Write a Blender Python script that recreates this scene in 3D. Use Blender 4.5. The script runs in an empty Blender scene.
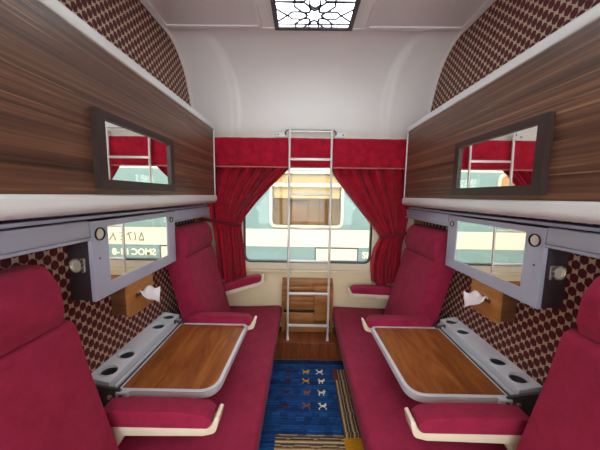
import bpy, bmesh, math, random
from mathutils import Vector, Matrix
random.seed(7)
PI = math.pi
SC = bpy.context.scene
COL = SC.collection

# ------------------------------------------------------------------ camera
F_PX, PITCH, YAW, ROLL = 257.3259, .1142, .0077, .0135
CAM = Vector((-.0557, 0.0, 1.39))
cam_d = bpy.data.cameras.new('camera'); cam = bpy.data.objects.new('camera', cam_d); COL.objects.link(cam)
cam_d.sensor_fit = 'HORIZONTAL'; cam_d.sensor_width = 36.0; cam_d.lens = F_PX / 600 * 36.0
cam_d.clip_start = .02; cam_d.clip_end = 200
_r = Vector((math.cos(YAW), math.sin(YAW), 0)); _h = Vector((-math.sin(YAW), math.cos(YAW), 0)); _z = Vector((0, 0, 1))
_f = _h * math.cos(PITCH) - _z * math.sin(PITCH); _u = _z * math.cos(PITCH) + _h * math.sin(PITCH)
_R = _r * math.cos(ROLL) + _u * math.sin(ROLL); _U = _u * math.cos(ROLL) - _r * math.sin(ROLL)
cam.matrix_world = Matrix(((_R.x, _U.x, -_f.x, CAM.x), (_R.y, _U.y, -_f.y, CAM.y), (_R.z, _U.z, -_f.z, CAM.z), (0, 0, 0, 1)))
SC.camera = cam

# ------------------------------------------------------------------ world, sun, exposure
wd = bpy.data.worlds.new('world'); SC.world = wd; wd.use_nodes = True
wb = wd.node_tree.nodes['Background']; wb.inputs[0].default_value = (.93, .96, 1.0, 1); wb.inputs[1].default_value = 4.2
sun_d = bpy.data.lights.new('sun', 'SUN'); sun = bpy.data.objects.new('sun', sun_d); COL.objects.link(sun)
sun_d.energy = 1.3; sun_d.angle = .01; sun_d.color = (1, .9, .74)
sun.rotation_euler = Vector((.30, .62, -1.0)).to_track_quat('-Z', 'Y').to_euler()
SC.view_settings.view_transform = 'Standard'; SC.view_settings.look = 'None'
SC.view_settings.gamma = 1; SC.view_settings.use_curve_mapping = False; SC.view_settings.exposure = 0.40
SC.cycles.max_bounces = 12; SC.cycles.diffuse_bounces = 6; SC.cycles.glossy_bounces = 6; SC.cycles.transmission_bounces = 8

def lamp(name, loc, direction, sx, sy, energy, color):
    d = bpy.data.lights.new(name, 'AREA'); o = bpy.data.objects.new(name, d); COL.objects.link(o)
    d.shape = 'RECTANGLE'; d.size = sx; d.size_y = sy; d.energy = energy; d.color = color
    o.location = loc; o.rotation_euler = Vector(direction).to_track_quat('-Z', 'Y').to_euler()
    return o
# added fill light, no fixture, in the corridor behind the open compartment door
lamp('corridor_fill', (0, -.48, 2.27), (0, 0, -1), 1.5, .30, 3, (1, .95, .9))

# ------------------------------------------------------------------ colours and node helpers
def lin(r, g, b):
    return tuple(((c / 255) / 12.92 if c / 255 <= .04045 else ((c / 255 + .055) / 1.055) ** 2.4) for c in (r, g, b)) + (1,)
class NT:
    def __init__(s, name):
        s.m = bpy.data.materials.new(name); s.m.use_nodes = True; s.t = s.m.node_tree; s.n = s.t.nodes; s.l = s.t.links
        s.b = s.n['Principled BSDF']
    def node(s, typ, **kw):
        o = s.n.new(typ)
        for k, v in kw.items():
            if isinstance(k, str) and hasattr(o, k): setattr(o, k, v)
        return o
    def link(s, a, b): s.l.new(a, b)
    def coord(s, scale=(1, 1, 1), rot=(0, 0, 0), out='Object'):
        tc = s.n.new('ShaderNodeTexCoord'); mp = s.n.new('ShaderNodeMapping')
        mp.inputs['Scale'].default_value = scale; mp.inputs['Rotation'].default_value = rot
        s.link(tc.outputs[out], mp.inputs[0]); return mp.outputs[0]
    def noise(s, vec, scale, detail=4, rough=.6, dist=0):
        n = s.n.new('ShaderNodeTexNoise'); n.inputs['Scale'].default_value = scale; n.inputs['Detail'].default_value = detail
        n.inputs['Roughness'].default_value = rough; n.inputs['Distortion'].default_value = dist; s.link(vec, n.inputs['Vector']); return n.outputs[0]
    def ramp(s, fac, stops):
        r = s.n.new('ShaderNodeValToRGB'); e = r.color_ramp.elements
        while len(e) < len(stops): e.new(.5)
        for i, (p, c) in enumerate(stops): e[i].position = p; e[i].color = c
        s.link(fac, r.inputs[0]); return r.outputs[0]
    def math(s, op, a, b=None, c=None):
        n = s.n.new('ShaderNodeMath'); n.operation = op
        for i, v in enumerate((a, b, c)):
            if v is None: continue
            if isinstance(v, (int, float)): n.inputs[i].default_value = v
            else: s.link(v, n.inputs[i])
        return n.outputs[0]
    def mix(s, fac, a, b):
        n = s.n.new('ShaderNodeMix'); n.data_type = 'RGBA'
        for i, v in ((0, fac), (6, a), (7, b)):
            if isinstance(v, (int, float)): n.inputs[i].default_value = v
            elif isinstance(v, tuple): n.inputs[i].default_value = v
            else: s.link(v, n.inputs[i])
        return n.outputs[2]
    def bump(s, h, strength=.2, dist=.002):
        b = s.n.new('ShaderNodeBump'); b.inputs['Strength'].default_value = strength; b.inputs['Distance'].default_value = dist
        s.link(h, b.inputs['Height']); s.link(b.outputs[0], s.b.inputs['Normal'])
    def set(s, **kw):
        for k, v in kw.items():
            k = k.replace('_', ' ')
            for inp in s.b.inputs:
                if inp.name.lower() == k.lower():
                    if isinstance(v, (int, float, tuple)): inp.default_value = v
                    else: s.link(v, inp)
        return s.m
M = {}
def plain(name, rgb, rough=.5, metal=0, var=.06, vscale=6, bump=0):
    t = NT(name); c = lin(*rgb); v = t.noise(t.coord(), vscale, 4)
    lo = tuple(x * (1 - var) for x in c[:3]) + (1,); hi = tuple(min(1, x * (1 + var)) for x in c[:3]) + (1,)
    t.set(base_color=t.ramp(v, [(.3, lo), (.7, hi)]), roughness=rough, metallic=metal)
    if bump: t.bump(t.noise(t.coord(), 220, 3), bump, .001)
    M[name] = t.m; return t.m
def fabric(name, a, b, weave=900, sheen=.25, mottle=40):
    t = NT(name); co = t.coord()
    v = t.noise(co, mottle, 5, .7); w = t.noise(co, weave, 2, .5)
    m = t.math('ADD', t.math('MULTIPLY', v, .6), t.math('MULTIPLY', w, .4))
    t.set(base_color=t.ramp(m, [(.36, lin(*a)), (.64, lin(*b))]), roughness=.85, sheen_weight=sheen, sheen_roughness=.5)
    t.b.inputs['Specular IOR Level'].default_value = .2
    t.bump(w, .25, .001); M[name] = t.m
def wood(name, cols, scale, dist=.6, rough=.4, nscale=1.0, coat=0, line=0):
    t = NT(name); co = t.coord(scale)
    g = t.noise(co, nscale, 8, .62, dist); big = t.noise(t.coord(tuple(s * .22 for s in scale)), nscale, 3, .5, .3)
    m = t.math('ADD', t.math('MULTIPLY', g, .75), t.math('MULTIPLY', big, .25))
    col = t.ramp(m, [(p, lin(*c)) for p, c in cols])
    if line:
        fine = t.noise(t.coord(tuple(s * 2.3 for s in scale)), nscale, 4, .5, .2)
        col = t.mix(t.math('MULTIPLY', t.math('GREATER_THAN', fine, .66), line), col, lin(196, 150, 108))
    t.set(base_color=col, roughness=rough, coat_weight=coat, coat_roughness=.2); t.bump(g, .08, .001); M[name] = t.m

fabric('burgundy_cloth', (136, 26, 57), (162, 38, 74), mottle=14, sheen=.04)
fabric('curtain_velvet', (132, 7, 30), (190, 19, 52), weave=240, sheen=.08, mottle=16)
fabric('curtain_tie_velvet', (92, 8, 26), (122, 14, 38), weave=400)
fabric('hem_braid', (176, 84, 84), (206, 120, 112), weave=500)
wood('zebrano', [(.34, (46, 28, 22)), (.43, (78, 50, 38)), (.51, (100, 66, 49)), (.59, (124, 85, 62)), (.70, (176, 132, 96))], (1.5, .5, 46), .3, .42, 1.0, .12, .35)
wood('table_walnut', [(.28, (98, 48, 18)), (.45, (140, 76, 30)), (.58, (166, 98, 44)), (.72, (190, 122, 62))], (16, 2.6, 8), 1.2, .38, 1.1, .2)
wood('floor_wood', [(.3, (92, 42, 20)), (.5, (132, 66, 32)), (.7, (164, 92, 48))], (26, 5, 5), .6, .4, 1.0, .2)
wood('box_wood', [(.3, (150, 92, 46)), (.5, (182, 122, 66)), (.7, (208, 150, 90))], (4, 4, 22), .8, .45)
wood('box_wood_dark', [(.3, (84, 50, 30)), (.5, (110, 68, 40)), (.7, (132, 84, 52))], (4, 4, 22), .8, .5)
wood('bin_wood', [(.3, (132, 80, 38)), (.5, (166, 108, 56)), (.7, (194, 138, 80))], (3, 5, 24), .7, .45)
plain('white_trim', (226, 226, 228), .32, 0, .02)
plain('ceiling_white', (232, 226, 226), .38, 0, .015, 3)
plain('cream_wall', (236, 220, 184), .4, 0, .03)
plain('cream_plastic', (232, 220, 196), .35, 0, .03)
plain('grey_metal', (178, 182, 204), .36, .1, .03)
plain('tray_grey', (218, 221, 230), .35, 0, .03)
plain('dark_brown', (54, 40, 38), .45, 0, .08)
plain('cabinet_side', (58, 46, 54), .5, 0, .06)
plain('dark_gap', (34, 30, 32), .7)
plain('black_rubber', (26, 26, 28), .6)
plain('seat_base', (120, 92, 70), .5)
plain('aluminium', (226, 222, 220), .4, .35, .02)
plain('chrome', (232, 228, 220), .25, .75, .02)
plain('steel_dark', (84, 82, 86), .45, .3)
plain('tissue_paper', (240, 232, 238), .9, 0, .02, 40)
plain('lamp_frame', (74, 66, 72), .45, 0, .05)
plain('lamp_lattice', (92, 88, 92), .5, .2, .05)
plain('train_teal', (112, 136, 136), .4, 0, .05, 2)
plain('train_white', (204, 197, 180), .4, 0, .04, 2)
plain('train_frame', (206, 196, 172), .4, 0, .04)
plain('train_brown', (158, 118, 72), .6, 0, .15, 3)
plain('train_interior', (206, 168, 112), .7, 0, .2, 4)
plain('train_blind', (216, 202, 166), .8, 0, .1)
plain('train_skirt', (150, 126, 96), .7, 0, .2, 3)
plain('ballast', (150, 140, 126), .9, 0, .25, 18)
plain('marker_ink', (96, 90, 80), .7)
plain('letter_cream', (250, 240, 205), .6)
t = NT('mirror'); t.set(base_color=(.93, .92, .87, 1), metallic=1.0, roughness=.015); M['mirror'] = t.m
t = NT('spot_lens'); t.set(base_color=(.82, .78, .68, 1), metallic=.35, roughness=.3); M['spot_lens'] = t.m
t = NT('diffuser'); t.set(base_color=(.85, .9, .9, 1), roughness=.5, emission_color=(.86, .97, 1.0, 1), emission_strength=6.5); M['diffuser'] = t.m
def glass(name, tint, refl):
    t = NT(name); tr = t.node('ShaderNodeBsdfTransparent'); tr.inputs[0].default_value = tint
    gl = t.node('ShaderNodeBsdfGlossy'); gl.inputs['Roughness'].default_value = .01
    fr = t.node('ShaderNodeFresnel'); fr.inputs[0].default_value = 1.45
    mx = t.node('ShaderNodeMixShader'); t.link(t.math('MULTIPLY', fr.outputs[0], refl), mx.inputs[0])
    t.link(tr.outputs[0], mx.inputs[1]); t.link(gl.outputs[0], mx.inputs[2])
    t.link(mx.outputs[0], t.n['Material Output'].inputs[0]); M[name] = t.m
glass('window_glass', (.97, .99, .98, 1), .8)
glass('train_glass', (.94, .90, .82, 1), .3)
# wallpaper: cream net with staggered dark red hexagons
def wallpaper():
    t = NT('wallpaper'); co = t.coord(); sp = t.node('ShaderNodeSeparateXYZ'); t.link(co, sp.inputs[0])
    P = .051
    def cell(off):
        y = t.math('ABSOLUTE', t.math('SUBTRACT', t.math('FRACT', t.math('ADD', t.math('MULTIPLY', sp.outputs[1], 1 / P), 10 + off)), .5))
        z = t.math('ABSOLUTE', t.math('SUBTRACT', t.math('FRACT', t.math('ADD', t.math('MULTIPLY', sp.outputs[2], 1 / P), 10 + off)), .5))
        a = t.math('MULTIPLY', y, P / .0158)
        b = t.math('MULTIPLY', t.math('ADD', t.math('MULTIPLY', y, .60), z), P / .0203)
        return t.math('MAXIMUM', a, b)
    d = t.math('MINIMUM', cell(0), cell(.5))
    n = t.noise(co, 90, 3)
    d2 = t.math('ADD', d, t.math('MULTIPLY', t.math('SUBTRACT', n, .5), .22))
    red = t.ramp(t.noise(co, 160, 3), [(.3, lin(72, 8, 18)), (.7, lin(104, 16, 28))])
    cream = t.ramp(t.noise(co, 200, 3), [(.3, lin(186, 164, 138)), (.7, lin(220, 200, 172))])
    t.set(base_color=t.mix(t.ramp(d2, [(.92, (0, 0, 0, 1)), (1.04, (1, 1, 1, 1))]), red, cream), roughness=.6)
    M['wallpaper'] = t.m
wallpaper()
t = NT('rug_pile'); at = t.node('ShaderNodeVertexColor'); at.layer_name = 'Col'
nn = t.noise(t.coord((40, 260, 40)), 1, 4, .7); n2 = t.noise(t.coord(), 500, 2)
bc = t.node('ShaderNodeHueSaturation'); t.link(at.outputs[0], bc.inputs['Color']); t.link(t.math('ADD', t.math('MULTIPLY', nn, 1.5), .35), bc.inputs['Value'])
t.set(base_color=bc.outputs[0], roughness=.95); t.bump(n2, .6, .004); M['rug_pile'] = t.m

# ------------------------------------------------------------------ mesh helpers
def finish(bm, smooth=None):
    bmesh.ops.recalc_face_normals(bm, faces=bm.faces)
    return bm
def obj(name, bm, mat, parent=None, smooth=35, recalc=True):
    if recalc: bmesh.ops.recalc_face_normals(bm, faces=bm.faces)
    if parent is not None:
        off = world_loc(parent); bmesh.ops.translate(bm, vec=-off, verts=bm.verts)
    me = bpy.data.meshes.new(name); bm.to_mesh(me); bm.free()
    if smooth:
        me.shade_smooth(); me.set_sharp_from_angle(angle=math.radians(smooth))
    me.materials.append(M[mat]); o = bpy.data.objects.new(name, me); COL.objects.link(o)
    if parent is not None: o.parent = parent
    return o
def world_loc(o):
    v = Vector(o.location)
    while o.parent is not None: o = o.parent; v = v + Vector(o.location)
    return v
def tag(o, label, cat, group=None):
    o['label'] = label; o['category'] = cat
    if group: o['group'] = group
    return o
def thing(name, label, cat, loc, group=None):
    o = bpy.data.objects.new(name, None); COL.objects.link(o); o.location = loc; o.empty_display_size = .05
    return tag(o, label, cat, group)
def struct(name, bm, mat, parent=None, label=None, **kw):
    o = obj(name, bm, mat, parent, **kw)
    if parent is None: o['kind'] = 'structure'
    if label: o['label'] = label
    return o
def B(): return bmesh.new()
def box(bm, x0, x1, y0, y1, z0, z1, bev=0, seg=2):
    x0, x1 = min(x0, x1), max(x0, x1); y0, y1 = min(y0, y1), max(y0, y1); z0, z1 = min(z0, z1), max(z0, z1)
    r = bmesh.ops.create_cube(bm, size=1)['verts']
    bmesh.ops.scale(bm, vec=(x1 - x0, y1 - y0, z1 - z0), verts=r)
    bmesh.ops.translate(bm, vec=((x0 + x1) / 2, (y0 + y1) / 2, (z0 + z1) / 2), verts=r)
    if bev:
        es = list({e for v in r for e in v.link_edges})
        bmesh.ops.bevel(bm, geom=es, offset=bev, segments=seg, profile=.5, affect='EDGES')
    return bm
def prism(bm, pts, axis, a0, a1, bev=0, seg=3):
    """extrude a closed 2D polygon along an axis; pts are the other two coordinates in x,y,z order"""
    def P(p, a):
        return {'x': (a, p[0], p[1]), 'y': (p[0], a, p[1]), 'z': (p[0], p[1], a)}[axis]
    v0 = [bm.verts.new(P(p, a0)) for p in pts]; v1 = [bm.verts.new(P(p, a1)) for p in pts]; n = len(pts)
    fs = [bm.faces.new(v0), bm.faces.new(v1[::-1])]
    for i in range(n): fs.append(bm.faces.new((v0[i], v0[(i + 1) % n], v1[(i + 1) % n], v1[i])))
    if bev:
        bmesh.ops.recalc_face_normals(bm, faces=fs)
        es = list({e for f in fs for e in f.edges})
        bmesh.ops.bevel(bm, geom=es, offset=bev, segments=seg, profile=.5, affect='EDGES', clamp_overlap=True)
    return bm
def roundpoly(pts, rads, seg=6):
    out = []; n = len(pts)
    for i, p in enumerate(pts):
        r = rads[i] if isinstance(rads, (list, tuple)) else rads
        p = Vector(p); a = Vector(pts[i - 1]) - p; b = Vector(pts[(i + 1) % n]) - p
        if r <= 0: out.append(tuple(p)); continue
        ang = a.angle(b); d = min(r / math.tan(ang / 2), a.length * .49, b.length * .49)
        s = p + a.normalized() * d; e = p + b.normalized() * d
        for k in range(seg + 1):
            u = k / seg; out.append(tuple(s * (1 - u) ** 2 + p * 2 * u * (1 - u) + e * u * u))
    return out
def tube(bm, pts, r, n=10, closed=False):
    pts = [Vector(p) for p in pts]; rings = []; m = len(pts); prev = None
    for i, p in enumerate(pts):
        a = pts[(i - 1) % m] if (closed or i > 0) else p; b = pts[(i + 1) % m] if (closed or i < m - 1) else p
        tdir = (b - a).normalized()
        if prev is None:
            ref = Vector((0, 0, 1)) if abs(tdir.z) < .9 else Vector((1, 0, 0)); nx = tdir.cross(ref).normalized()
        else: nx = (prev - tdir * prev.dot(tdir)).normalized()
        prev = nx; ny = tdir.cross(nx)
        rings.append([bm.verts.new(p + (nx * math.cos(2 * PI * k / n) + ny * math.sin(2 * PI * k / n)) * r) for k in range(n)])
    for i in range(m if closed else m - 1):
        A, Bq = rings[i], rings[(i + 1) % m]
        for k in range(n): bm.faces.new((A[k], A[(k + 1) % n], Bq[(k + 1) % n], Bq[k]))
    if not closed: bm.faces.new(rings[0]); bm.faces.new(rings[-1][::-1])
    return bm
def lathe(bm, prof, c, axis='z', n=24):
    """prof: (radius, height along axis); closes with caps when a radius is 0"""
    rings = []
    def P(r, h, a):
        q = (r * math.cos(a), r * math.sin(a))
        v = {'z': (q[0], q[1], h), 'x': (h, q[0], q[1]), 'y': (q[0], h, q[1])}[axis]
        return Vector(c) + Vector(v)
    for r, h in prof:
        rings.append([bm.verts.new(P(0, h, 0))] if r == 0 else [bm.verts.new(P(r, h, 2 * PI * k / n)) for k in range(n)])
    for A, Bq in zip(rings, rings[1:]):
        for k in range(n):
            a = (A[k % len(A)], A[(k + 1) % len(A)]); b = (Bq[k % len(Bq)], Bq[(k + 1) % len(Bq)])
            vs = [a[0]] + ([a[1]] if len(A) > 1 else []) + ([b[1]] if len(Bq) > 1 else []) + [b[0]]
            if len(set(vs)) > 2: bm.faces.new(vs)
    return bm
def ring_frame(bm, outer, inner, axis, a0, a1):
    """frame between two loops of equal vertex count, extruded along an axis"""
    def P(p, a): return {'x': (a, p[0], p[1]), 'y': (p[0], a, p[1]), 'z': (p[0], p[1], a)}[axis]
    L = [[bm.verts.new(P(p, a)) for p in loop] for a in (a0, a1) for loop in (outer, inner)]
    n = len(outer)
    for i in range(n):
        j = (i + 1) % n
        bm.faces.new((L[0][i], L[0][j], L[1][j], L[1][i])); bm.faces.new((L[2][i], L[3][i], L[3][j], L[2][j]))
        bm.faces.new((L[0][i], L[2][i], L[2][j], L[0][j])); bm.faces.new((L[1][i], L[1][j], L[3][j], L[3][i]))
    return bm
def rect(x0, x1, z0, z1, r=0, seg=6):
    p = [(x0, z0), (x1, z0), (x1, z1), (x0, z1)]
    return roundpoly(p, r, seg) if r else p
def holed(bm, outer, inner, axis, a0, a1):
    """slab with a hole (loops may differ in count)"""
    def P(p, a): return {'x': (a, p[0], p[1]), 'y': (p[0], a, p[1]), 'z': (p[0], p[1], a)}[axis]
    allv = []
    for a in (a0, a1):
        es = []; loops = []
        for loop in (outer, inner):
            vs = [bm.verts.new(P(p, a)) for p in loop]; loops.append(vs)
            es += [bm.edges.new((vs[i], vs[(i + 1) % len(vs)])) for i in range(len(vs))]
        bmesh.ops.triangle_fill(bm, use_beauty=True, edges=es); allv.append(loops)
    for q in (0, 1):
        A, Bq = allv[0][q], allv[1][q]
        for i in range(len(A)): bm.faces.new((A[i], A[(i + 1) % len(A)], Bq[(i + 1) % len(A)], Bq[i]))
    return bm
def lerp(tab, z):
    tab = sorted(tab)
    if z <= tab[0][0]: return tab[0][1]
    for (a, b), (c, d) in zip(tab, tab[1:]):
        if z <= c:
            u = (z - a) / (c - a); return b + (d - b) * u
    return tab[-1][1]

# ------------------------------------------------------------------ room shell
W, YW, ZC = .965, 2.32, 2.455
bm = B(); box(bm, -1.2, 1.2, -1.0, 2.36, -.04, 0); struct('floor', bm, 'floor_wood', smooth=0)
for s, n in ((-1, 'left'), (1, 'right')):
    bm = B(); box(bm, s * W, s * (W + .04), -.03, 2.36, 0, 2.62); struct('wall_' + n, bm, 'wallpaper', smooth=0)
# window wall with a rounded opening
WX0, WX1, WZ0, WZ1 = -.592, .586, .768, 1.72
bm = B(); holed(bm, rect(-1.2, 1.2, 0, 2.62), rect(WX0, WX1, WZ0, WZ1, .075, 8), 'y', YW, YW + .07)
struct('wall_window', bm, 'cream_wall', smooth=30)
bm = B(); box(bm, -1.2, 1.2, -1.0, 1.83, ZC, ZC + .05); struct('ceiling', bm, 'ceiling_white', smooth=0)
bm = B(); box(bm, -9, 9, -1.1, 2.42, 2.62, 2.70); struct('roof', bm, 'train_white', smooth=0)
for a, b in ((-9, -1.21), (1.21, 9)):
    bm = B(); box(bm, a, b, YW, YW + .07, -.6, 2.615); struct('wall_outer', bm, 'train_white', smooth=0)
bm = B(); box(bm, -9, 9, YW, YW + .07, -.6, -.045); struct('wall_skirt', bm, 'train_white', smooth=0)
# curved cove from ceiling to window wall, dished in the middle
COVE = [(1.80, 2.455), (1.875, 2.448), (1.955, 2.415), (2.045, 2.343), (2.115, 2.235), (2.166, 2.119), (2.205, 2.0), (2.24, 1.92), (2.285, 1.875), (2.318, 1.83)]
def cove_pt(u):
    q = u * (len(COVE) - 1); i = min(int(q), len(COVE) - 2); f = q - i
    p = [Vector(COVE[max(0, min(len(COVE) - 1, i + k))]) for k in (-1, 0, 1, 2)]
    return .5 * ((2 * p[1]) + (p[2] - p[0]) * f + (2 * p[0] - 5 * p[1] + 4 * p[2] - p[3]) * f * f + (3 * p[1] - p[0] - 3 * p[2] + p[3]) * f ** 3)
bm = B(); NX, NU = 96, 44; grid = []
for i in range(NX + 1):
    x = -W + 2 * W * i / NX; row = []
    for j in range(NU + 1):
        u = j / NU; p = cove_pt(u)
        edge = .70 - .09 * math.sin(PI * min(1, max(0, (u - .12) / .85)))
        k = min(1, max(0, (edge - abs(x)) / .045 + .5)); k = k * k * (3 - 2 * k)
        d = .05 * k * math.sin(PI * u) ** .7 if 0 < u < 1 else 0
        row.append(bm.verts.new((x, p.x + d * .75, p.y + d * .5)))
    grid.append(row)
for i in range(NX):
    for j in range(NU): bm.faces.new((grid[i][j], grid[i][j + 1], grid[i + 1][j + 1], grid[i + 1][j]))
o = struct('ceiling_cove', bm, 'ceiling_white', smooth=60); o['label'] = 'dished white cove curving from the ceiling down to the window wall'
for k, s in enumerate((-1, 1)):
    bm = B(); tube(bm, [(s * (W - .008), .3, ZC - .006), (s * (W - .008), 1.7, ZC - .006)] + [(s * (W - .008), cove_pt(j / 30).x - .006, cove_pt(j / 30).y - .006) for j in range(31)], .011, 8)
    struct('trim_%d' % (k + 1), bm, 'ceiling_white')
# ceiling panels on both sides of the lamp, with a raised border each
for k, s in enumerate((-1, 1)):
    bm = B(); prism(bm, [(s * x, y) for x, y in ((.335, .25), (.335, 1.745), (.93, 1.745), (.93, .25))], 'z', ZC - .012, ZC - .001, .006, 2)
    o = struct('ceiling_panel', bm, 'ceiling_white'); o['label'] = 'flat white ceiling panel beside the lattice lamp'
    bm = B(); ring_frame(bm, [(s * x, y) for x, y in ((.325, .24), (.325, 1.755), (.94, 1.755), (.94, .24))], [(s * x, y) for x, y in ((.345, .26), (.345, 1.735), (.92, 1.735), (.92, .26))], 'z', ZC - .02, ZC - .0005)
    struct('border_bead', bm, 'ceiling_white', o)
bm = B(); box(bm, -.94, .94, 1.772, 1.800, ZC - .008, ZC - .0005, .003); struct('trim_3', bm, 'ceiling_white')
# raised wooden step under the window
bm = B(); box(bm, -W + .002, W - .002, 2.062, YW - .001, .001, .138); o = struct('floor_step', bm, 'floor_wood', smooth=0)
o['label'] = 'reddish wooden step under the window'
bm = B(); box(bm, -W + .004, W - .004, 2.052, YW - .001, .138, .151, .003); struct('nosing_board', bm, 'floor_wood', o)
# wooden post strips at the window end of both side walls
for k, s in enumerate((-1, 1)):
    bm = B(); box(bm, s * (W - .001), s * (W - .02), 2.14, 2.30, .16, 1.205, .003); struct('trim_%d' % (k + 4), bm, 'box_wood')
# window: cream surround, black seal, pane
bm = B(); ring_frame(bm, rect(WX0 - .045, WX1 + .045, WZ0 - .045, WZ1 + .045, .11, 8), rect(WX0 + .004, WX1 - .004, WZ0 + .004, WZ1 - .004, .072, 8), 'y', YW - .016, YW - .0005)
win = struct('window_1', bm, 'cream_plastic'); win['label'] = 'rounded carriage window in a cream surround between the red curtains'
bm = B(); ring_frame(bm, rect(WX0 + .0005, WX1 - .0005, WZ0 + .0005, WZ1 - .0005, .074, 8), rect(WX0 + .014, WX1 - .014, WZ0 + .014, WZ1 - .014, .062, 8), 'y', YW + .002, YW + .05)
struct('seal', bm, 'black_rubber', win)
bm = B(); prism(bm, rect(WX0 + .006, WX1 - .006, WZ0 + .006, WZ1 - .006, .068, 8), 'y', YW + .028, YW + .034); struct('pane', bm, 'window_glass', win)
bm = B(); box(bm, -.90, .90, YW - .035, YW - .0005, .690, .712, .008); struct('trim_6', bm, 'cream_plastic')
# wall towards the side corridor with the open doorway the picture is taken from, and the corridor behind
bm = B(); box(bm, -1.2, 1.2, -.07, -.03, 2.12, 2.62); struct('wall_door', bm, 'cream_wall', smooth=0)
for k, (a, b) in enumerate(((-1.2, -.92), (-.47, -.42), (.38, .43), (.92, 1.2))):
    bm = B(); box(bm, a, b, -.07, -.03, .001, 2.1195); struct('trim_%d' % (k + 7), bm, 'cream_wall', smooth=0)
for k, (a, b) in enumerate(((-.919, -.471), (.431, .919))):
    bm = B(); box(bm, a, b, -.07, -.03, .001, .55); o = struct('trim_%d' % (k + 11), bm, 'cream_wall', smooth=0)
    bm = B(); box(bm, a, b, -.054, -.048, .551, 2.119); struct('window_%d' % (k + 3), bm, 'window_glass', smooth=0)
bm = B(); holed(bm, rect(-2.4, 2.4, 0, 2.62), rect(-1.9, 1.9, .75, 2.15, .08), 'y', -1.06, -1.0); struct('wall_corridor', bm, 'cream_wall', smooth=0)
bm = B(); prism(bm, rect(-1.89, 1.89, .76, 2.14, .075), 'y', -1.034, -1.028); struct('window_2', bm, 'window_glass')

# ------------------------------------------------------------------ ceiling lamp
LX0, LX1, LY0, LY1 = -.246, .246, 1.09, 1.788
lt = thing('ceiling_lamp', 'square ceiling lamp behind a dark lattice of stars', 'lamp', (0, (LY0 + LY1) / 2, ZC))
bm = B(); ring_frame(bm, [(LX0, LY0), (LX1, LY0), (LX1, LY1), (LX0, LY1)], [(LX0 + .028, LY0 + .028), (LX1 - .028, LY0 + .028), (LX1 - .028, LY1 - .028), (LX0 + .028, LY1 - .028)], 'z', ZC - .011, ZC - .0005)
obj('lamp_frame', bm, 'lamp_frame', lt, smooth=0)
bm = B(); box(bm, LX0 + .026, LX1 - .026, LY0 + .026, LY1 - .026, ZC - .003, ZC - .0005); obj('diffuser', bm, 'diffuser', lt, smooth=0)
bm = B(); ix0, ix1, iy0, iy1 = LX0 + .028, LX1 - .028, LY0 + .028, LY1 - .028
def seg(p, q, w=.0112):
    # clip to lamp opening
    p = Vector(p); q = Vector(q); d = q - p; t0, t1 = 0, 1
    for a, lo, hi in ((0, ix0, ix1), (1, iy0, iy1)):
        if abs(d[a]) < 1e-9:
            if not lo <= p[a] <= hi: return
            continue
        u, v = (lo - p[a]) / d[a], (hi - p[a]) / d[a]
        t0, t1 = max(t0, min(u, v)), min(t1, max(u, v))
    if t1 - t0 < 1e-4: return
    a, b = p + d * t0, p + d * t1; n = Vector((-(b - a).y, (b - a).x)).normalized() * w / 2; e = (b - a).normalized() * w * .3
    prism(bm, [tuple(a - e + n), tuple(b + e + n), tuple(b + e - n), tuple(a - e - n)], 'z', ZC - .009, ZC - .0035)
def poly(ps, closed=True):
    for i in range(len(ps) if closed else len(ps) - 1): seg(ps[i], ps[(i + 1) % len(ps)])
def star(cx, cy, R, r, n=8, rot=0):
    ps = [(cx + (R if k % 2 == 0 else r) * math.cos(rot + PI * k / n), cy + (R if k % 2 == 0 else r) * math.sin(rot + PI * k / n)) for k in range(2 * n)]
    poly(ps); return ps
for cy in (1.655, 1.655 - .218, 1.655 - .436):
    star(0, cy, .060, .040, 8, PI / 8)
    for k in range(8):
        a = PI / 8 + PI / 8 + k * PI / 4; ca, sa = math.cos(a), math.sin(a)
        def Q(u, v): return (u * ca - v * sa, cy + u * sa + v * ca)
        poly([Q(.040, 0), Q(.066, .030), Q(.132, .030), Q(.158, 0), Q(.132, -.030), Q(.066, -.030)])
    for s in (-1, 1):
        for q in (-1, 1): poly([(s * .112, cy + q * .112), (s * .218, cy + q * .109)], False); poly([(s * .158, cy), (s * .218, cy + q * .05)], False)
for y in (iy1 - .028, iy0 + .028): seg((ix0, y), (ix1, y))
o = obj('lattice', bm, 'lamp_lattice', lt, smooth=0)

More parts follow.
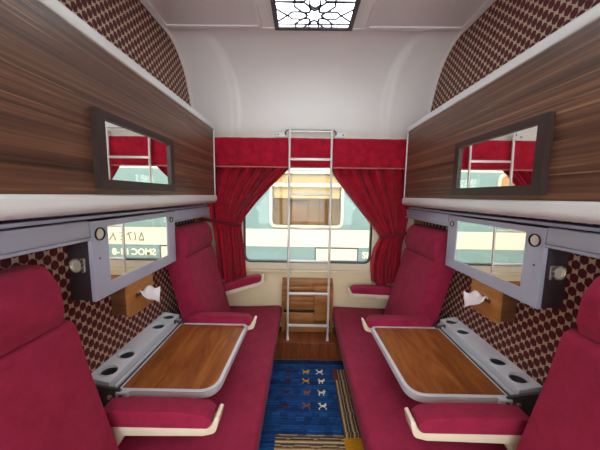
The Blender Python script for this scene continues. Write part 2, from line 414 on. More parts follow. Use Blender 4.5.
# ------------------------------------------------------------------ both sides of the compartment
SIDE = {-1: 'left', 1: 'right'}
for s in (-1, 1):
    X = lambda x: s * x            # x measured from the middle towards the side wall
    # --- folded upper berth with wooden face, mirror and white edges
    Y0, Y1 = .06, 2.07
    LAB = 'the cabinet mirror that shows lettering' if s < 0 else 'the cabinet mirror that shows plain stripes'
    bt = thing('upper_berth', 'folded striped wood upper berth with framed mirror, above ' + LAB, 'berth', (X(.84), 1.05, 1.32), 'folded upper berths')
    bm = B(); box(bm, X(.754), X(.778), Y0, Y1 - .014, 1.380, 1.886); obj('wood_face', bm, 'zebrano', bt, smooth=0)
    bm = B(); box(bm, X(.747), X(.80), Y0, Y1, 1.886, 1.926, .006, 3); obj('top_edge', bm, 'white_trim', bt)
    bm = B(); box(bm, X(.749), X(.79), Y1 - .014, Y1, 1.385, 1.886, .004, 2); obj('end_edge', bm, 'white_trim', bt)
    bm = B(); prism(bm, [(X(x), z) for x, z in roundpoly([(.742, 1.384), (.742, 1.332), (.80, 1.318), (.87, 1.318), (.87, 1.384)], [.014, .03, .02, 0, 0], 6)], 'y', Y0, Y1 + .004, .003, 2)
    obj('bottom_rail', bm, 'white_trim', bt)
    bm = B(); box(bm, X(.779), X(.955), Y0 + .01, Y1 - .02, 1.39, 1.86, .02); obj('berth_body', bm, 'dark_brown', bt)
    fm = B(); ring_frame(fm, rect(.868, 1.378, 1.402, 1.668), rect(.905, 1.341, 1.437, 1.640), 'x', X(.732), X(.7535))
    mf = obj('mirror_frame', fm, 'dark_brown', bt, smooth=0); mf['label'] = 'dark brown mirror frame'
    bm = B(); box(bm, X(.742), X(.7535), .9055, 1.3405, 1.4375, 1.6395); obj('mirror_glass', bm, 'mirror', mf, smooth=0)
    # --- grey wall rail under the berth
    rl = thing('wall_rail', 'pale grey metal wall rail on either side of ' + LAB, 'rail', (X(.91), 1.2, 1.21), 'grey wall rails')
    for (a, b) in ((.06, .958), (1.612, 2.305)):
        bm = B(); box(bm, X(.858), X(.962), a, b, 1.222, 1.284, .003); obj('rail_face', bm, 'grey_metal', rl)
        bm = B(); box(bm, X(.852), X(.962), a, b, 1.210, 1.2215, .003); obj('lower_lip', bm, 'grey_metal', rl)
    bm = B(); box(bm, X(.868), X(.962), .06, 2.305, 1.289, 1.302, .003); obj('top_strip', bm, 'grey_metal', rl)
    bm = B(); box(bm, X(.875), X(.962), .06, 2.3, 1.2842, 1.2888); obj('groove', bm, 'dark_gap', rl)
    # --- mirror cabinet
    lab = 'grey wall cabinet whose mirror door reflects lettering on the carriage outside' if s < 0 else 'grey wall cabinet whose mirror door reflects a plain striped carriage'
    cb = thing('wall_cabinet', lab, 'cabinet', (X(.91), 1.283, .965), 'mirror cabinets')
    bm = B(); box(bm, X(.874), X(.962), .966, 1.600, .967, 1.276, .003); obj('cabinet_body', bm, 'cabinet_side', cb)
    fm = B(); ring_frame(fm, rect(.962, 1.604, .965, 1.280), rect(1.046, 1.517, 1.021, 1.255), 'x', X(.858), X(.8735))
    dr = obj('door', fm, 'grey_metal', cb, smooth=0)
    bm = B(); box(bm, X(.862), X(.8735), 1.0465, 1.5165, 1.0215, 1.2545); obj('mirror_glass', bm, 'mirror', dr, smooth=0)
    for (yy, zz, rr) in ((1.003, 1.228, .026), (1.561, 1.232, .0165)):
        bm = B(); lathe(bm, [(rr, .0), (rr, -.004), (rr * .86, -.005), (rr * .82, .0005), (rr * .82, .001), (rr, 0)], (0, 0, 0), 'x', 28)
        bmesh.ops.scale(bm, vec=(s, 1, 1), verts=bm.verts); bmesh.ops.translate(bm, vec=(X(.8578), yy, zz), verts=bm.verts)
        sp = obj('spot_ring', bm, 'black_rubber', cb)
        bm = B(); lathe(bm, [(0, -.0015), (rr * .5, -.0022), (rr * .8, -.0005), (rr * .8, 0), (0, 0)], (0, 0, 0), 'x', 28)
        bmesh.ops.scale(bm, vec=(s, 1, 1), verts=bm.verts); bmesh.ops.translate(bm, vec=(X(.8576), yy, zz), verts=bm.verts)
        obj('spot_lens', bm, 'spot_lens', sp)
    bm = B(); lathe(bm, [(.004, 0), (.004, -.002), (0, -.002)], (0, 0, 0), 'x', 12); bmesh.ops.scale(bm, vec=(s, 1, 1), verts=bm.verts)
    bmesh.ops.translate(bm, vec=(X(.8578), .995, 1.131), verts=bm.verts); obj('keyhole', bm, 'steel_dark', cb)
    # chrome socket on the dark cabinet side
    so = thing('side_socket', 'round chrome socket on the dark side of ' + LAB, 'socket', (X(.915), .962, 1.11), 'chrome sockets')
    bm = B(); box(bm, X(.888), X(.902), .955, .9655, 1.083, 1.139, .003); obj('plate', bm, 'chrome', so)
    for q in range(3):
        bm = B(); lathe(bm, [(.0042, 0), (.0042, -.004), (0, -.004)], (X(.895), .9548, 1.093 + q * .018), 'y', 12); obj('screw', bm, 'steel_dark', so)
    bm = B(); lathe(bm, [(.0275, 0), (.0275, -.010), (.0225, -.011), (.0215, -.004), (.0215, 0), (.0275, 0)], (X(.922), .9655, 1.111), 'y', 28); obj('ring', bm, 'chrome', so)
    bm = B(); lathe(bm, [(0, -.005), (.012, -.006), (.0212, -.003), (.0212, 0), (0, 0)], (X(.922), .9655, 1.111), 'y', 28); obj('lens', bm, 'spot_lens', so)

    # --- bench
    bc = thing('seat_bench', 'long burgundy cloth bench below ' + LAB, 'bench', (X(.60), 1.16, 0), 'burgundy benches')
    bm = B(); prism(bm, [(X(x), z) for x, z in roundpoly([(.234, .26), (.226, .375), (.55, .362), (.955, .36), (.955, .26)], [.02, .045, .3, .01, .01], 6)], 'y', .05, 2.285, .014, 3)
    obj('cushion', bm, 'burgundy_cloth', bc, 50)
    bm = B(); box(bm, X(.415), X(.955), .06, 2.045, .001, .258, .004); obj('bench_base', bm, 'seat_base', bc)
    # --- seat backs
    for (a, b, which) in ((1.635, 2.118, 0), (.30, .80, 1)):
        lab = 'burgundy seat back by the curtain, beside ' + LAB if which == 0 else 'burgundy seat back at the doorway end, beside ' + LAB
        st = thing('train_seat', lab, 'seat', (X(.87), (a + b) / 2, .365), 'seat backs by the window' if which == 0 else 'seat backs by the doorway')
        bm = B(); prism(bm, [(X(x), z) for x, z in roundpoly([(.652, .372), (.712, .60), (.765, .80), (.800, .968), (.93, .985), (.945, .94), (.80, .372)], [.03, .5, .5, .04, .03, .03, .02], 5)], 'y', a, b, .026, 4)
        obj('backrest', bm, 'burgundy_cloth', st, 60)
        bm = B(); prism(bm, [(X(x), z) for x, z in roundpoly([(.812, .968), (.795, 1.02), (.803, 1.10), (.845, 1.168), (.93, 1.168), (.952, 1.10), (.945, .99)], [.02, .05, .06, .05, .03, .03, .02], 5)], 'y', a + .004, b - (.012 if which == 0 else .035), .024, 4)
        obj('headrest', bm, 'burgundy_cloth', st, 60)
        # armrests: cream bar with an upturned tip, cushion on top
        arms = [(2.128, 2.196, 17 if s < 0 else 2), (1.572, 1.632, 0)] if which == 0 else [(.835, .905, 0)]
        for (ya, yb, deg) in arms:
            R = math.radians(deg); px, pz = .74, .53
            def rot(x, z):
                dx, dz = x - px, z - pz
                return (X(px + dx * math.cos(R) + dz * math.sin(R)), pz - dx * math.sin(R) + dz * math.cos(R))
            ym = (ya + yb) / 2
            bar = roundpoly([(.80, .508), (.405, .516), (.358, .528), (.344, .590), (.358, .594), (.378, .546), (.80, .548)], [.005, .03, .03, .006, .006, .03, .005], 5)
            bm = B(); prism(bm, [rot(*p) for p in bar], 'y', ya + .004, yb - .004, .004, 2)
            ar = obj('armrest', bm, 'cream_plastic', st)
            if which == 1 or ya < 2:
                bm = B(); prism(bm, [rot(*p) for p in [(.80, .50), (.70, .50), (.775, .385), (.80, .385)]], 'y', ym - .02, ym + .02, .004, 2); obj('strut', bm, 'cream_plastic', ar)
            pad = roundpoly([(.785, .549), (.384, .549), (.368, .578), (.400, .603), (.50, .612), (.70, .612), (.785, .604)], [.01, .02, .02, .03, .1, .1, .02], 5)
            bm = B(); prism(bm, [rot(*p) for p in pad], 'y', ya, yb, .018, 4); obj('pad', bm, 'burgundy_cloth', ar, 60)

    # --- folding table with cup holder tray
    tb = thing('folding_table', 'folding wood grain table with cup holders below ' + LAB, 'table', (X(.9), 1.29, .46), 'folding wall tables')
    ZT = .562
    out = roundpoly([(.822, .990), (.405, .990), (.392, 1.570), (.822, 1.570)], [.006, .085, .04, .006], 8)
    inn = roundpoly([(.816, 1.006), (.421, 1.006), (.408, 1.554), (.816, 1.554)], [.003, .074, .03, .003], 8)
    bm = B(); prism(bm, [(X(x), y) for x, y in out], 'z', ZT - .028, ZT - .002, .006, 2); tt = obj('tabletop', bm, 'tray_grey', tb)
    bm = B(); ring_frame(bm, [(X(x), y) for x, y in out], [(X(x), y) for x, y in inn], 'z', ZT - .0021, ZT + .002); obj('rim', bm, 'tray_grey', tt)
    bm = B(); prism(bm, [(X(x), y) for x, y in inn], 'z', ZT - .0021, ZT + .0006); wi = obj('wood_inlay', bm, 'table_walnut', tt); wi['label'] = 'wood grain inlay'
    # tray: sloping shelf with four cup wells
    ty0, ty1 = 1.0, 1.625
    def tz(x): return .592 + .017 * (x - .868) / .084        # sloping top of the tray
    bm = B(); cups = (1.062, 1.180, 1.455, 1.575); CX, CR, NC = .911, .034, 26
    def loop(pts, zf): return [bm.verts.new((X(x), y, zf(x))) for x, y in pts]
    top = loop([(.864, ty0), (.960, ty0), (.960, ty1), (.864, ty1)], tz); bot = loop([(.864, ty0), (.960, ty0), (.960, ty1), (.864, ty1)], lambda x: .552)
    es = [bm.edges.new((top[i], top[(i + 1) % 4])) for i in range(4)]
    for cy in cups:
        cl = loop([(CX + CR * math.cos(2 * PI * k / NC), cy + CR * math.sin(2 * PI * k / NC)) for k in range(NC)], tz)
        es += [bm.edges.new((cl[i], cl[(i + 1) % NC])) for i in range(NC)]
        lw = loop([(CX + (CR - .002) * math.cos(2 * PI * k / NC), cy + (CR - .002) * math.sin(2 * PI * k / NC)) for k in range(NC)], lambda x: .560)
        for i in range(NC): bm.faces.new((cl[i], cl[(i + 1) % NC], lw[(i + 1) % NC], lw[i]))
        bm.faces.new(lw)
    fl = [f for f in bmesh.ops.triangle_fill(bm, use_beauty=True, edges=es)['geom'] if isinstance(f, bmesh.types.BMFace)]
    bad = [f for f in fl if any((abs(f.calc_center_median().x) - CX) ** 2 + (f.calc_center_median().y - cy) ** 2 < (CR * .97) ** 2 for cy in cups)]
    bmesh.ops.delete(bm, geom=bad, context='FACES_ONLY')
    for i in range(4): bm.faces.new((top[i], top[(i + 1) % 4], bot[(i + 1) % 4], bot[i]))
    bm.faces.new(bot); ty = obj('cup_tray', bm, 'tray_grey', tb, 30)
    for cy in cups:
        bm = B(); pts = [(X(CX + (CR + .002) * math.cos(2 * PI * k / NC)), cy + (CR + .002) * math.sin(2 * PI * k / NC), tz(CX + (CR + .002) * math.cos(2 * PI * k / NC)) + .001) for k in range(NC)]
        tube(bm, pts, .0028, 6, True); rg = obj('cup_holder', bm, 'tray_grey', ty)
        bm = B(); lathe(bm, [(0, 0), (CR - .004, 0), (CR - .004, .002), (0, .002)], (X(CX), cy, .5603), 'z', NC); rb = obj('cup_mat', bm, 'steel_dark', ty)
        bm = B(); lathe(bm, [(CR - .0008, .562), (CR - .0008, tz(CX - CR) - .002), (CR - .0030, tz(CX - CR) - .002), (CR - .0034, .562), (CR - .0008, .562)], (X(CX), cy, 0), 'z', NC); obj('cup_shade', bm, 'steel_dark', rg)  # dark liner stands in for the shade inside the cup well
    bm = B(); box(bm, X(.828), X(.858), ty0 + .01, ty1 - .03, .535, .558, .003); obj('hinge_slot', bm, 'steel_dark', tb)
    bm = B(); box(bm, X(.838), X(.8475), ty0, ty1 - .02, .559, .576, .003); obj('hinge_bar', bm, 'tray_grey', tb)
    for yy in (.978, 1.555):
        bm = B(); prism(bm, [(X(x), z) for x, z in roundpoly([(.955, .47), (.955, .60), (.86, .585), (.80, .575), (.80, .53), (.84, .50), (.86, .40)], .012, 4)], 'y', yy, yy + .010, .002, 1)
        br = obj('bracket', bm, 'steel_dark', tb)
        bm = B(); lathe(bm, [(.012, 0), (.012, -.005), (.008, -.007), (0, -.007)], (X(.845), yy, .545), 'y', 16); obj('bolt', bm, 'chrome', br)
    bm = B(); box(bm, X(.772), X(.822), .972, 1.003, ZT - .024, ZT + .006, .006, 3); hb = obj('hinge_block', bm, 'tray_grey', tb)
    bm = B(); lathe(bm, [(.008, 0), (.008, -.004), (0, -.004)], (X(.797), .972, ZT - .009), 'y', 14); obj('pin', bm, 'steel_dark', hb)

    # --- tissue box on the wall
    tx = thing('tissue_box', 'wooden tissue box on the wall under ' + LAB, 'tissue box', (X(.92), 1.262, .80), 'wall tissue boxes')
    bm = B(); box(bm, X(.884), X(.962), 1.170, 1.360, .806, .955, .003); obj('box_body', bm, 'box_wood_dark', tx)
    bm = B(); holed(bm, rect(1.160, 1.366, .800, .957, .012, 4), rect(1.215, 1.315, .872, .898, .012, 4), 'x', X(.872), X(.8835)); obj('front_panel', bm, 'box_wood', tx)
    bm = B(); box(bm, X(.862), X(.8718), 1.164, 1.362, .802, .818, .002); obj('ledge', bm, 'box_wood', tx)
    # tissue pulled out of the slot
    bm = B(); N = 12; g = []
    for i in range(N + 1):
        row = []
        for j in range(N + 1):
            u, v = i / N, j / N
            wdt = .055 + .085 * v
            yy = 1.268 + (u - .5) * wdt + .018 * v
            xx = .879 - .090 * v * (1 - .45 * abs(2 * u - 1)) - .006 * math.sin(u * 6 + 1) * v
            tri = max(0, 1 - abs(2 * u - 1))
            zz = .886 + .020 * math.sin(min(1, v * 1.6) * PI) - .066 * v * tri ** .8 + .007 * math.sin(u * 8 + 5 * v) * v
            row.append(bm.verts.new((X(xx), yy, zz)))
        g.append(row)
    for i in range(N):
        for j in range(N): bm.faces.new((g[i][j], g[i + 1][j], g[i + 1][j + 1], g[i][j + 1]))
    o = obj('tissue', bm, 'tissue_paper', None, 80); tag(o, 'white tissue in the wooden box under ' + LAB, 'tissue', 'tissues in the wall boxes')
    md = o.modifiers.new('thickness', 'SOLIDIFY'); md.thickness = .0012

    # --- curtain
    ct = thing('curtain', 'tied red velvet curtain on the same side as ' + LAB, 'curtain', (X(.6), 2.25, .6), 'tied red curtains')
    if s < 0:
        tie = 1.125; inner = [(.60, .545), (.70, .553), (.85, .56), (1.0, .578), (tie, .592), (1.20, .555), (1.32, .462), (1.46, .335), (1.56, .235), (1.63, .165), (1.82, .15)]
        outer = [(.60, .80), (.80, .815), (1.0, .83), (tie, .848), (1.3, .90), (1.55, .93), (1.82, .935)]
    else:
        tie = 1.035; inner = [(.60, .585), (.70, .572), (.80, .563), (.92, .585), (tie, .632), (1.12, .575), (1.25, .468), (1.40, .345), (1.52, .25), (1.63, .177), (1.82, .16)]
        outer = [(.60, .80), (.80, .82), (1.0, .835), (tie, .85), (1.3, .90), (1.55, .93), (1.82, .935)]
    bm = B(); NUc, NVc = 150, 70; g = []
    for i in range(NUc + 1):
        u = i / NUc; row = []
        for j in range(NVc + 1):
            v = j / NVc; z = 1.82 - 1.22 * v
            xi, xo = lerp(inner, z), lerp(outer, z)
            ph = 2 * PI * (8.5 * u + .45 * math.sin(6 * u + s) + .22 * math.sin(13 * u + 1.5 * s) + .10 * math.sin(3 * v + 4 * u))
            near = math.exp(-((z - tie) / .09) ** 2)
            A = (.030 + .010 * math.sin(11 * u + 2 * s)) * (1 - .55 * near)
            x = xi + (xo - xi) * (u + .012 * math.sin(ph * .5 + 1))
            y = 2.258 - A * (math.sin(ph) + .25 * math.sin(2 * ph + .8)) - .006 * math.sin(ph * 2.3 + 5 * v) * (.4 + v) - .012 * near
            if z < tie: y -= .016 * math.sin(PI * min(1, (tie - z) / .5)) * (1 - u * .5)
            zz = z + (.018 * math.sin(9 * u + s) + .012 * math.sin(23 * u)) * max(0, (v - .9) / .1)
            row.append(bm.verts.new((X(x), min(y, 2.300), zz)))
        g.append(row)
    for i in range(NUc):
        for j in range(NVc): bm.faces.new((g[i][j], g[i + 1][j], g[i + 1][j + 1], g[i][j + 1]))
    o = obj('drape', bm, 'curtain_velvet', ct, 80); md = o.modifiers.new('thickness', 'SOLIDIFY'); md.thickness = .003
    bm = B(); pts = []
    xa, xb = lerp(inner, tie) - .012, .925
    for k in range(25):
        u = k / 24; x = xa + (xb - xa) * u
        pts.append((x, 2.216 - .010 * math.sin(PI * u) + .03 * u ** 3, tie + .045 * u ** 1.5 + (.012 * math.sin(u * 3))))
    ft, fb = [], []
    vs = [[bm.verts.new((X(x), y + dy, z + dz)) for (dy, dz) in ((-.006, -.016), (-.010, 0), (-.006, .016), (.002, .016), (.002, -.016))] for x, y, z in pts]
    for A_, B_ in zip(vs, vs[1:]):
        for k in range(5): bm.faces.new((A_[k], A_[(k + 1) % 5], B_[(k + 1) % 5], B_[k]))
    bm.faces.new(vs[0]); bm.faces.new(vs[-1][::-1])
    obj('tie_band', bm, 'curtain_tie_velvet', ct, 50)

# ------------------------------------------------------------------ valance
va = thing('valance', 'straight red velvet valance across the top of the window', 'valance', (0, 2.2, 1.628))
bm = B(); NXv, NZv = 160, 14; g = []
for i in range(NXv + 1):
    row = []
    for j in range(NZv + 1):
        x = -.95 + 1.9 * i / NXv; v = j / NZv; z = 1.862 - .232 * v
        y = 2.205 + .0035 * math.sin(x * 21 + 2 * v) * v + .0025 * math.sin(x * 47 + 6 * v + 1.3 * math.sin(x * 9)) + .003 * math.sin(x * 13 - 9 * v)
        row.append(bm.verts.new((x, y, z)))
    g.append(row)
for i in range(NXv):
    for j in range(NZv): bm.faces.new((g[i][j], g[i + 1][j], g[i + 1][j + 1], g[i][j + 1]))
o = obj('valance_cloth', bm, 'curtain_velvet', va, 80); md = o.modifiers.new('thickness', 'SOLIDIFY'); md.thickness = .004
bm = B(); box(bm, -.95, .95, 2.1955, 2.212, 1.619, 1.630, .002); obj('hem_braid', bm, 'hem_braid', va)
bm = B(); box(bm, -.95, .95, 2.215, 2.30, 1.834, 1.858, .003); obj('pelmet_board', bm, 'cream_plastic', va)

# ------------------------------------------------------------------ ladder
ld = thing('ladder', 'slim aluminium ladder hooked to the wall in front of the window', 'ladder', (.005, 2.09, .152))
def lad(z): return 2.092 + .075 * (z - .152) / 1.75
for x in (-.166, .178):
    bm = B(); tube(bm, [(x, lad(.154), .154), (x, lad(.9), .9), (x, lad(1.86), 1.86), (x, lad(1.9), 1.918)], .0095, 12); obj('side_rail', bm, 'aluminium', ld)
    bm = B(); lathe(bm, [(.0, 0), (.012, 0), (.012, .03), (.0098, .032)], (x, lad(.152), .1515), 'z', 14); obj('foot_cap', bm, 'white_trim', ld)
for z in (.282, .560, .840, 1.120, 1.400, 1.685):
    bm = B(); box(bm, -.166, .178, lad(z) - .009, lad(z) + .009, z - .010, z + .010, .004); obj('rung', bm, 'aluminium', ld)
bm = B(); tube(bm, [(-.166, lad(1.9), 1.908), (.178, lad(1.9), 1.908)], .007, 10); obj('top_bar', bm, 'aluminium', ld)
# wall bar that carries the ladder
hb = thing('ladder_bar', 'dark steel hanging bar for the ladder above the valance', 'bar', (.005, 2.2, 1.9))
bm = B(); tube(bm, [(-.205, 2.236, 1.895), (-.205, 2.195, 1.905), (-.19, 2.188, 1.921), (.20, 2.188, 1.921), (.217, 2.195, 1.905), (.217, 2.236, 1.895)], .006, 10); obj('bar', bm, 'steel_dark', hb)
for x in (-.245, .257):
    bm = B(); box(bm, x - .045, x + .045, 2.222, 2.262, 1.874, 1.912, .006); pl = obj('mount_plate', bm, 'white_trim', hb)
    bm = B(); lathe(bm, [(.006, 0), (.006, -.004), (0, -.004)], (x + (-.02 if x < 0 else .02), 2.222, 1.895), 'y', 12); obj('screw', bm, 'steel_dark', pl)

# ------------------------------------------------------------------ wooden bin under the window
bn = thing('waste_bin', 'slatted wooden waste box on the step behind the ladder', 'bin', (0, 2.26, .152))
bx0, bx1, by0, by1, bz0, bz1 = -.228, .234, 2.215, 2.312, .1525, .622
bm = B(); box(bm, bx0, bx1, by1 - .012, by1, bz0, bz1 + .012, .002); obj('back_panel', bm, 'bin_wood', bn)
for a, b in ((bx0, bx0 + .014), (bx1 - .014, bx1)):
    bm = B(); prism(bm, [(by0, bz0), (by1 - .0125, bz0), (by1 - .0125, bz1), (by0, .580)], 'x', a, b, .002, 1); obj('side_panel', bm, 'bin_wood', bn)
for z0, z1 in ((.540, .580), (.495, .535), (.450, .490), (.405, .445)):
    bm = B(); box(bm, bx0 + .015, .062, by0 + .002, by0 + .014, z0, z1, .003); obj('slat', bm, 'bin_wood', bn)
bm = B(); box(bm, bx0 + .015, .062, by0 + .002, by0 + .014, .215, .338, .003); obj('slat', bm, 'bin_wood', bn)
bm = B(); box(bm, .066, bx1 - .015, by0 + .002, by0 + .014, .265, .580, .003); obj('door_panel', bm, 'bin_wood', bn)
bm = B(); box(bm, .058, bx1 - .014, by0 + .016, by1 - .0125, .566, .583, .003); obj('lid', bm, 'box_wood', bn)
bm = B(); box(bm, bx0 + .015, bx1 - .015, by0 + .018, by1 - .013, .31, .33); obj('inner_floor', bm, 'dark_brown', bn)
bm = B(); box(bm, bx0 + .015, bx1 - .015, by0 + .004, by0 + .014, bz0 + .002, .205, .003); obj('plinth', bm, 'bin_wood', bn)
bm = B(); box(bm, .066, bx1 - .015, by0 + .008, by0 + .014, .212, .260); gr = obj('grille', bm, 'box_wood_dark', bn)
for k in range(8):
    x = .076 + k * .019
    bm = B(); box(bm, x, x + .010, by0 + .003, by0 + .008, .214, .258, .002); obj('grille_bar', bm, 'bin_wood', gr)

# ------------------------------------------------------------------ rug, woven with rows of small animals
ANI = [["..#....#", ".##...##", "..######", "..#####.", "..#..#..", "..#..#.."],
       ["#.....#.", ".#...###", ".######.", ".######.", ".#...#..", ".#...#.."],
       ["##....#.", ".#...##.", ".######.", "..####..", ".#...#..", "#.....#."]]
RX0, RX1, RY0, RY1 = -.40, .40, .42, 2.036
ROWN = [random.uniform(-1, 1) for _ in range(400)]; PATCH = [[random.uniform(-1, 1) for _ in range(20)] for _ in range(60)]
def rug_col(x, y):
    h = ROWN[int((y + .002 * math.sin(x * 40)) / .006) % 400] * .55 + .45 * PATCH[int(y / .03) % 60][int((x + .5) / .05 + ROWN[int(y / .03) % 400]) % 20]
    base = (54 + 22 * h, 136 + 34 * h, 184 + 30 * h)
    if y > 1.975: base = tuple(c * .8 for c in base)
    if y > 2.026: return (186, 180, 172)
    dark = .5 + .5 * math.sin(y * 60 + x * 3)
    def stripes(q):
        k = int(q / .0075) % 6
        return [(206, 184, 150), (116, 116, 122), (222, 204, 168), (100, 122, 150), (186, 152, 120), (232, 222, 202)][k]
    if .20 < x < .34 and .66 < y < 1.92:
        if y < 1.335 and y > 1.20 or y < .80: return (232, 196, 40)
        if y > 1.80 and abs(x) < .235: return (186, 124, 84)
        return stripes(abs(x) + .0012 * math.sin(y * 45))
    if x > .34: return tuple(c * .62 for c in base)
    if 1.20 < y < 1.345 and -.19 < x < .20: return stripes(y + .0012 * math.sin(x * 40))
    if y < 1.20 and -.19 < x < .20 and y > .80 and int((y - .8) / .1) % 2 == 0 and abs(x) < .10: return (150, 60, 60)
    for r, cy in enumerate((1.885, 1.785, 1.672, 1.555)):
        for c, cx in enumerate((-.150, -.006, .102)):
            px, py = (x - cx) / .0075 + 4, (cy - y) / .0088 + 3
            if 0 <= px < 8 and 0 <= py < 6:
                A = ANI[(r + c) % 3] if r != 3 else ANI[2]
                if A[int(py)][int(px)] == '#':
                    return [(150, 52, 92), (236, 206, 50) if r < 2 else (204, 160, 110), (250, 246, 232)][c]
    return base
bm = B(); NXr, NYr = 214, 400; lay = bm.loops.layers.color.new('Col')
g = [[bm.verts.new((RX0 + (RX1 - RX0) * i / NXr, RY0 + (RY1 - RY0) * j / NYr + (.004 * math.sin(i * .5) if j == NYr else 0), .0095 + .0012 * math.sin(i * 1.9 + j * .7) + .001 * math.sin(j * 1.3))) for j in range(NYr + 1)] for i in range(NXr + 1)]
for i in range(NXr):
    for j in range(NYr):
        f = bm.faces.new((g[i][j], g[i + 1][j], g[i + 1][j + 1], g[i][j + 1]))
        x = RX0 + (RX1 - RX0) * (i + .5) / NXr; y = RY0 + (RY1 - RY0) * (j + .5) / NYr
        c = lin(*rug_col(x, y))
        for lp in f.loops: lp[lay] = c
# sides and underside so that the rug is a slab
bd = [g[i][0] for i in range(NXr + 1)] + [g[NXr][j] for j in range(1, NYr + 1)] + [g[i][NYr] for i in range(NXr - 1, -1, -1)] + [g[0][j] for j in range(NYr - 1, 0, -1)]
lo = [bm.verts.new((v.co.x, v.co.y, .001)) for v in bd]
for k in range(len(bd)):
    f = bm.faces.new((bd[k], lo[k], lo[(k + 1) % len(bd)], bd[(k + 1) % len(bd)]))
    for lp in f.loops: lp[lay] = lin(30, 60, 100)
f = bm.faces.new(lo)
o = obj('rug', bm, 'rug_pile', None, 40); tag(o, 'blue woollen rug with rows of small animals between the benches', 'rug')

# ------------------------------------------------------------------ outside: the carriage on the next track
YC = 4.75
tr = thing('railway_carriage', 'teal and white railway carriage standing outside the window', 'carriage', (0, YC + .6, -1.1))
wx0, wx1, wz0, wz1 = -.609, .658, .841, 1.785
bm = B(); holed(bm, [(-9, .763), (9, .763), (9, 1.85), (-9, 1.85)], rect(wx0, wx1, wz0, wz1, .09, 8), 'y', YC, YC + .06); obj('side_wall', bm, 'train_teal', tr, 30)
def band(name, z0, z1, mat, y=YC, dep=.06, x0=-9, x1=9): 
    b = B(); box(b, x0, x1, y, y + dep, z0, z1); return obj(name, b, mat, tr, 0)
band('white_stripe', .434, .762, 'train_white', YC - .004)
band('lower_stripe', .178, .433, 'train_teal')
band('shadow_band', .140, .177, 'steel_dark', YC - .01)  # dark strip in place of the shadow band below the teal side
band('skirt', -.45, .139, 'train_skirt', YC + .03)
bm = B(); prism(bm, [(YC, 1.851), (YC + .02, 1.95), (YC + .10, 2.25), (YC + .35, 2.55), (YC + .9, 2.75), (YC + 2.0, 2.75), (YC + 2.0, 1.851)], 'x', -9, 9); obj('roof', bm, 'train_white', tr, 0)
bm = B(); box(bm, -9, 9, YC + .40, YC + .46, .22, 1.845); obj('inner_wall', bm, 'train_interior', tr, 0)
bm = B(); box(bm, -9, 9, YC + .07, YC + .5, .15, .21); obj('inner_floor', bm, 'train_brown', tr, 0)
bm = B(); ring_frame(bm, rect(wx0 - .045, wx1 + .045, wz0 - .045, wz1 + .045, .125, 8), rect(wx0, wx1, wz0, wz1, .09, 8), 'y', YC - .02, YC + .0); wf = obj('window_frame', bm, 'train_frame', tr)
bm = B(); prism(bm, rect(wx0 + .004, wx1 - .004, wz0 + .004, wz1 - .004, .085, 8), 'y', YC + .02, YC + .028); obj('pane', bm, 'train_glass', wf)
bm = B(); box(bm, wx0, wx1, YC - .012, YC + .018, 1.548, 1.611, .005); obj('window_bar', bm, 'train_frame', wf)
bm = B(); box(bm, wx0 + .02, wx1 - .02, YC + .06, YC + .07, 1.34, 1.78); obj('blind', bm, 'train_blind', wf)
for (a, b, c, d) in ((.28, .40, 1.0, 1.50), (-.30, .06, .9, 1.28)):
    bm = B(); box(bm, a, b, YC + .28, YC + .39, c - .3, d, .03); obj('seat', bm, 'train_brown', tr)
bm = B(); ring_frame(bm, rect(.194, 1.005, .180, .428), rect(.212, .987, .180, .410), 'y', YC - .012, YC - .0005); pn = obj('hatch_frame', bm, 'steel_dark', tr, 0)
bm = B(); box(bm, .216, .983, YC - .006, YC - .0005, .186, .406); obj('hatch', bm, 'train_white', pn)
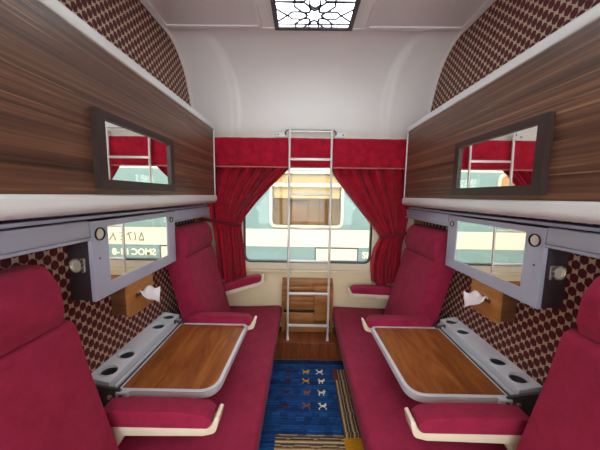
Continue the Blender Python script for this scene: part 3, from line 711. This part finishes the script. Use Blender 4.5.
for wx in (-2.6, 2.75):
    bm = B(); ring_frame(bm, rect(wx - .6, wx + .6, wz0 - .045, wz1 + .045, .125, 8), rect(wx - .555, wx + .555, wz0, wz1, .09, 8), 'y', YC - .02, YC - .0); w2 = obj('window_frame', bm, 'train_frame', tr)
    bm = B(); prism(bm, rect(wx - .555, wx + .555, wz0, wz1, .09, 8), 'y', YC - .008, YC - .001); obj('pane', bm, 'train_brown', w2)
# hand-painted numerals on the white stripe, as strokes
def strokes(lines, x0, z0, h, w, mat, name):
    b = B()
    for ln in lines:
        for p, q in zip(ln, ln[1:]):
            a = Vector((x0 + p[0] * h, z0 + p[1] * h)); c = Vector((x0 + q[0] * h, z0 + q[1] * h)); n = Vector((-(c - a).y, (c - a).x)).normalized() * w / 2; e = (c - a).normalized() * w * .3
            prism(b, [tuple(a - e + n), tuple(c + e + n), tuple(c + e - n), tuple(a - e - n)], 'y', YC - .007, YC - .0042)
    return obj(name, b, mat, tr, 0)
H = .16
glyphs = [[[(.3, 1), (.05, .25), (.15, .05), (.3, .2), (.45, .05), (.58, .25), (.3, 1)]],
          [[(.1, 1), (.0, .55), (.1, .1)]],
          [[(.0, 1), (.3, .95), (.6, .75)], [(.35, .9), (.2, .1)]],
          [[(.6, .95), (.25, .9), (.1, .65), (.4, .55), (.15, .5), (.1, .2), (.5, .1)]],
          [[(.0, .05), (.3, .95)], [(.25, .8), (.75, .05)]]]
for gx, gl in zip((1.29, 1.45, 1.52, 1.66, 1.83), glyphs): strokes(gl, gx, .500, H, .016, 'marker_ink', 'painted_numeral')
def text(body, x, z, size, mat):
    cu = bpy.data.curves.new('lettering', 'FONT'); cu.body = body; cu.size = size; cu.extrude = .002; cu.offset = .003
    tmp = bpy.data.objects.new('tmp', cu); COL.objects.link(tmp); dg = bpy.context.evaluated_depsgraph_get()
    me = bpy.data.meshes.new_from_object(tmp.evaluated_get(dg)); bpy.data.objects.remove(tmp); bpy.data.curves.remove(cu)
    me.transform(Matrix.Rotation(PI / 2, 4, 'X')); me.materials.clear(); me.materials.append(M[mat]); me.name = 'lettering'
    o = bpy.data.objects.new('lettering', me); COL.objects.link(o); o.parent = tr; o.location = Vector((x, YC - .004, z)) - Vector(tr.location); return o
text('SMOC I 1-8', 1.08, .235, .17, 'letter_cream')
bm = B(); box(bm, -14, 14, 2.5, 16, -1.2, -1.1); struct('ground', bm, 'ballast', smooth=0)
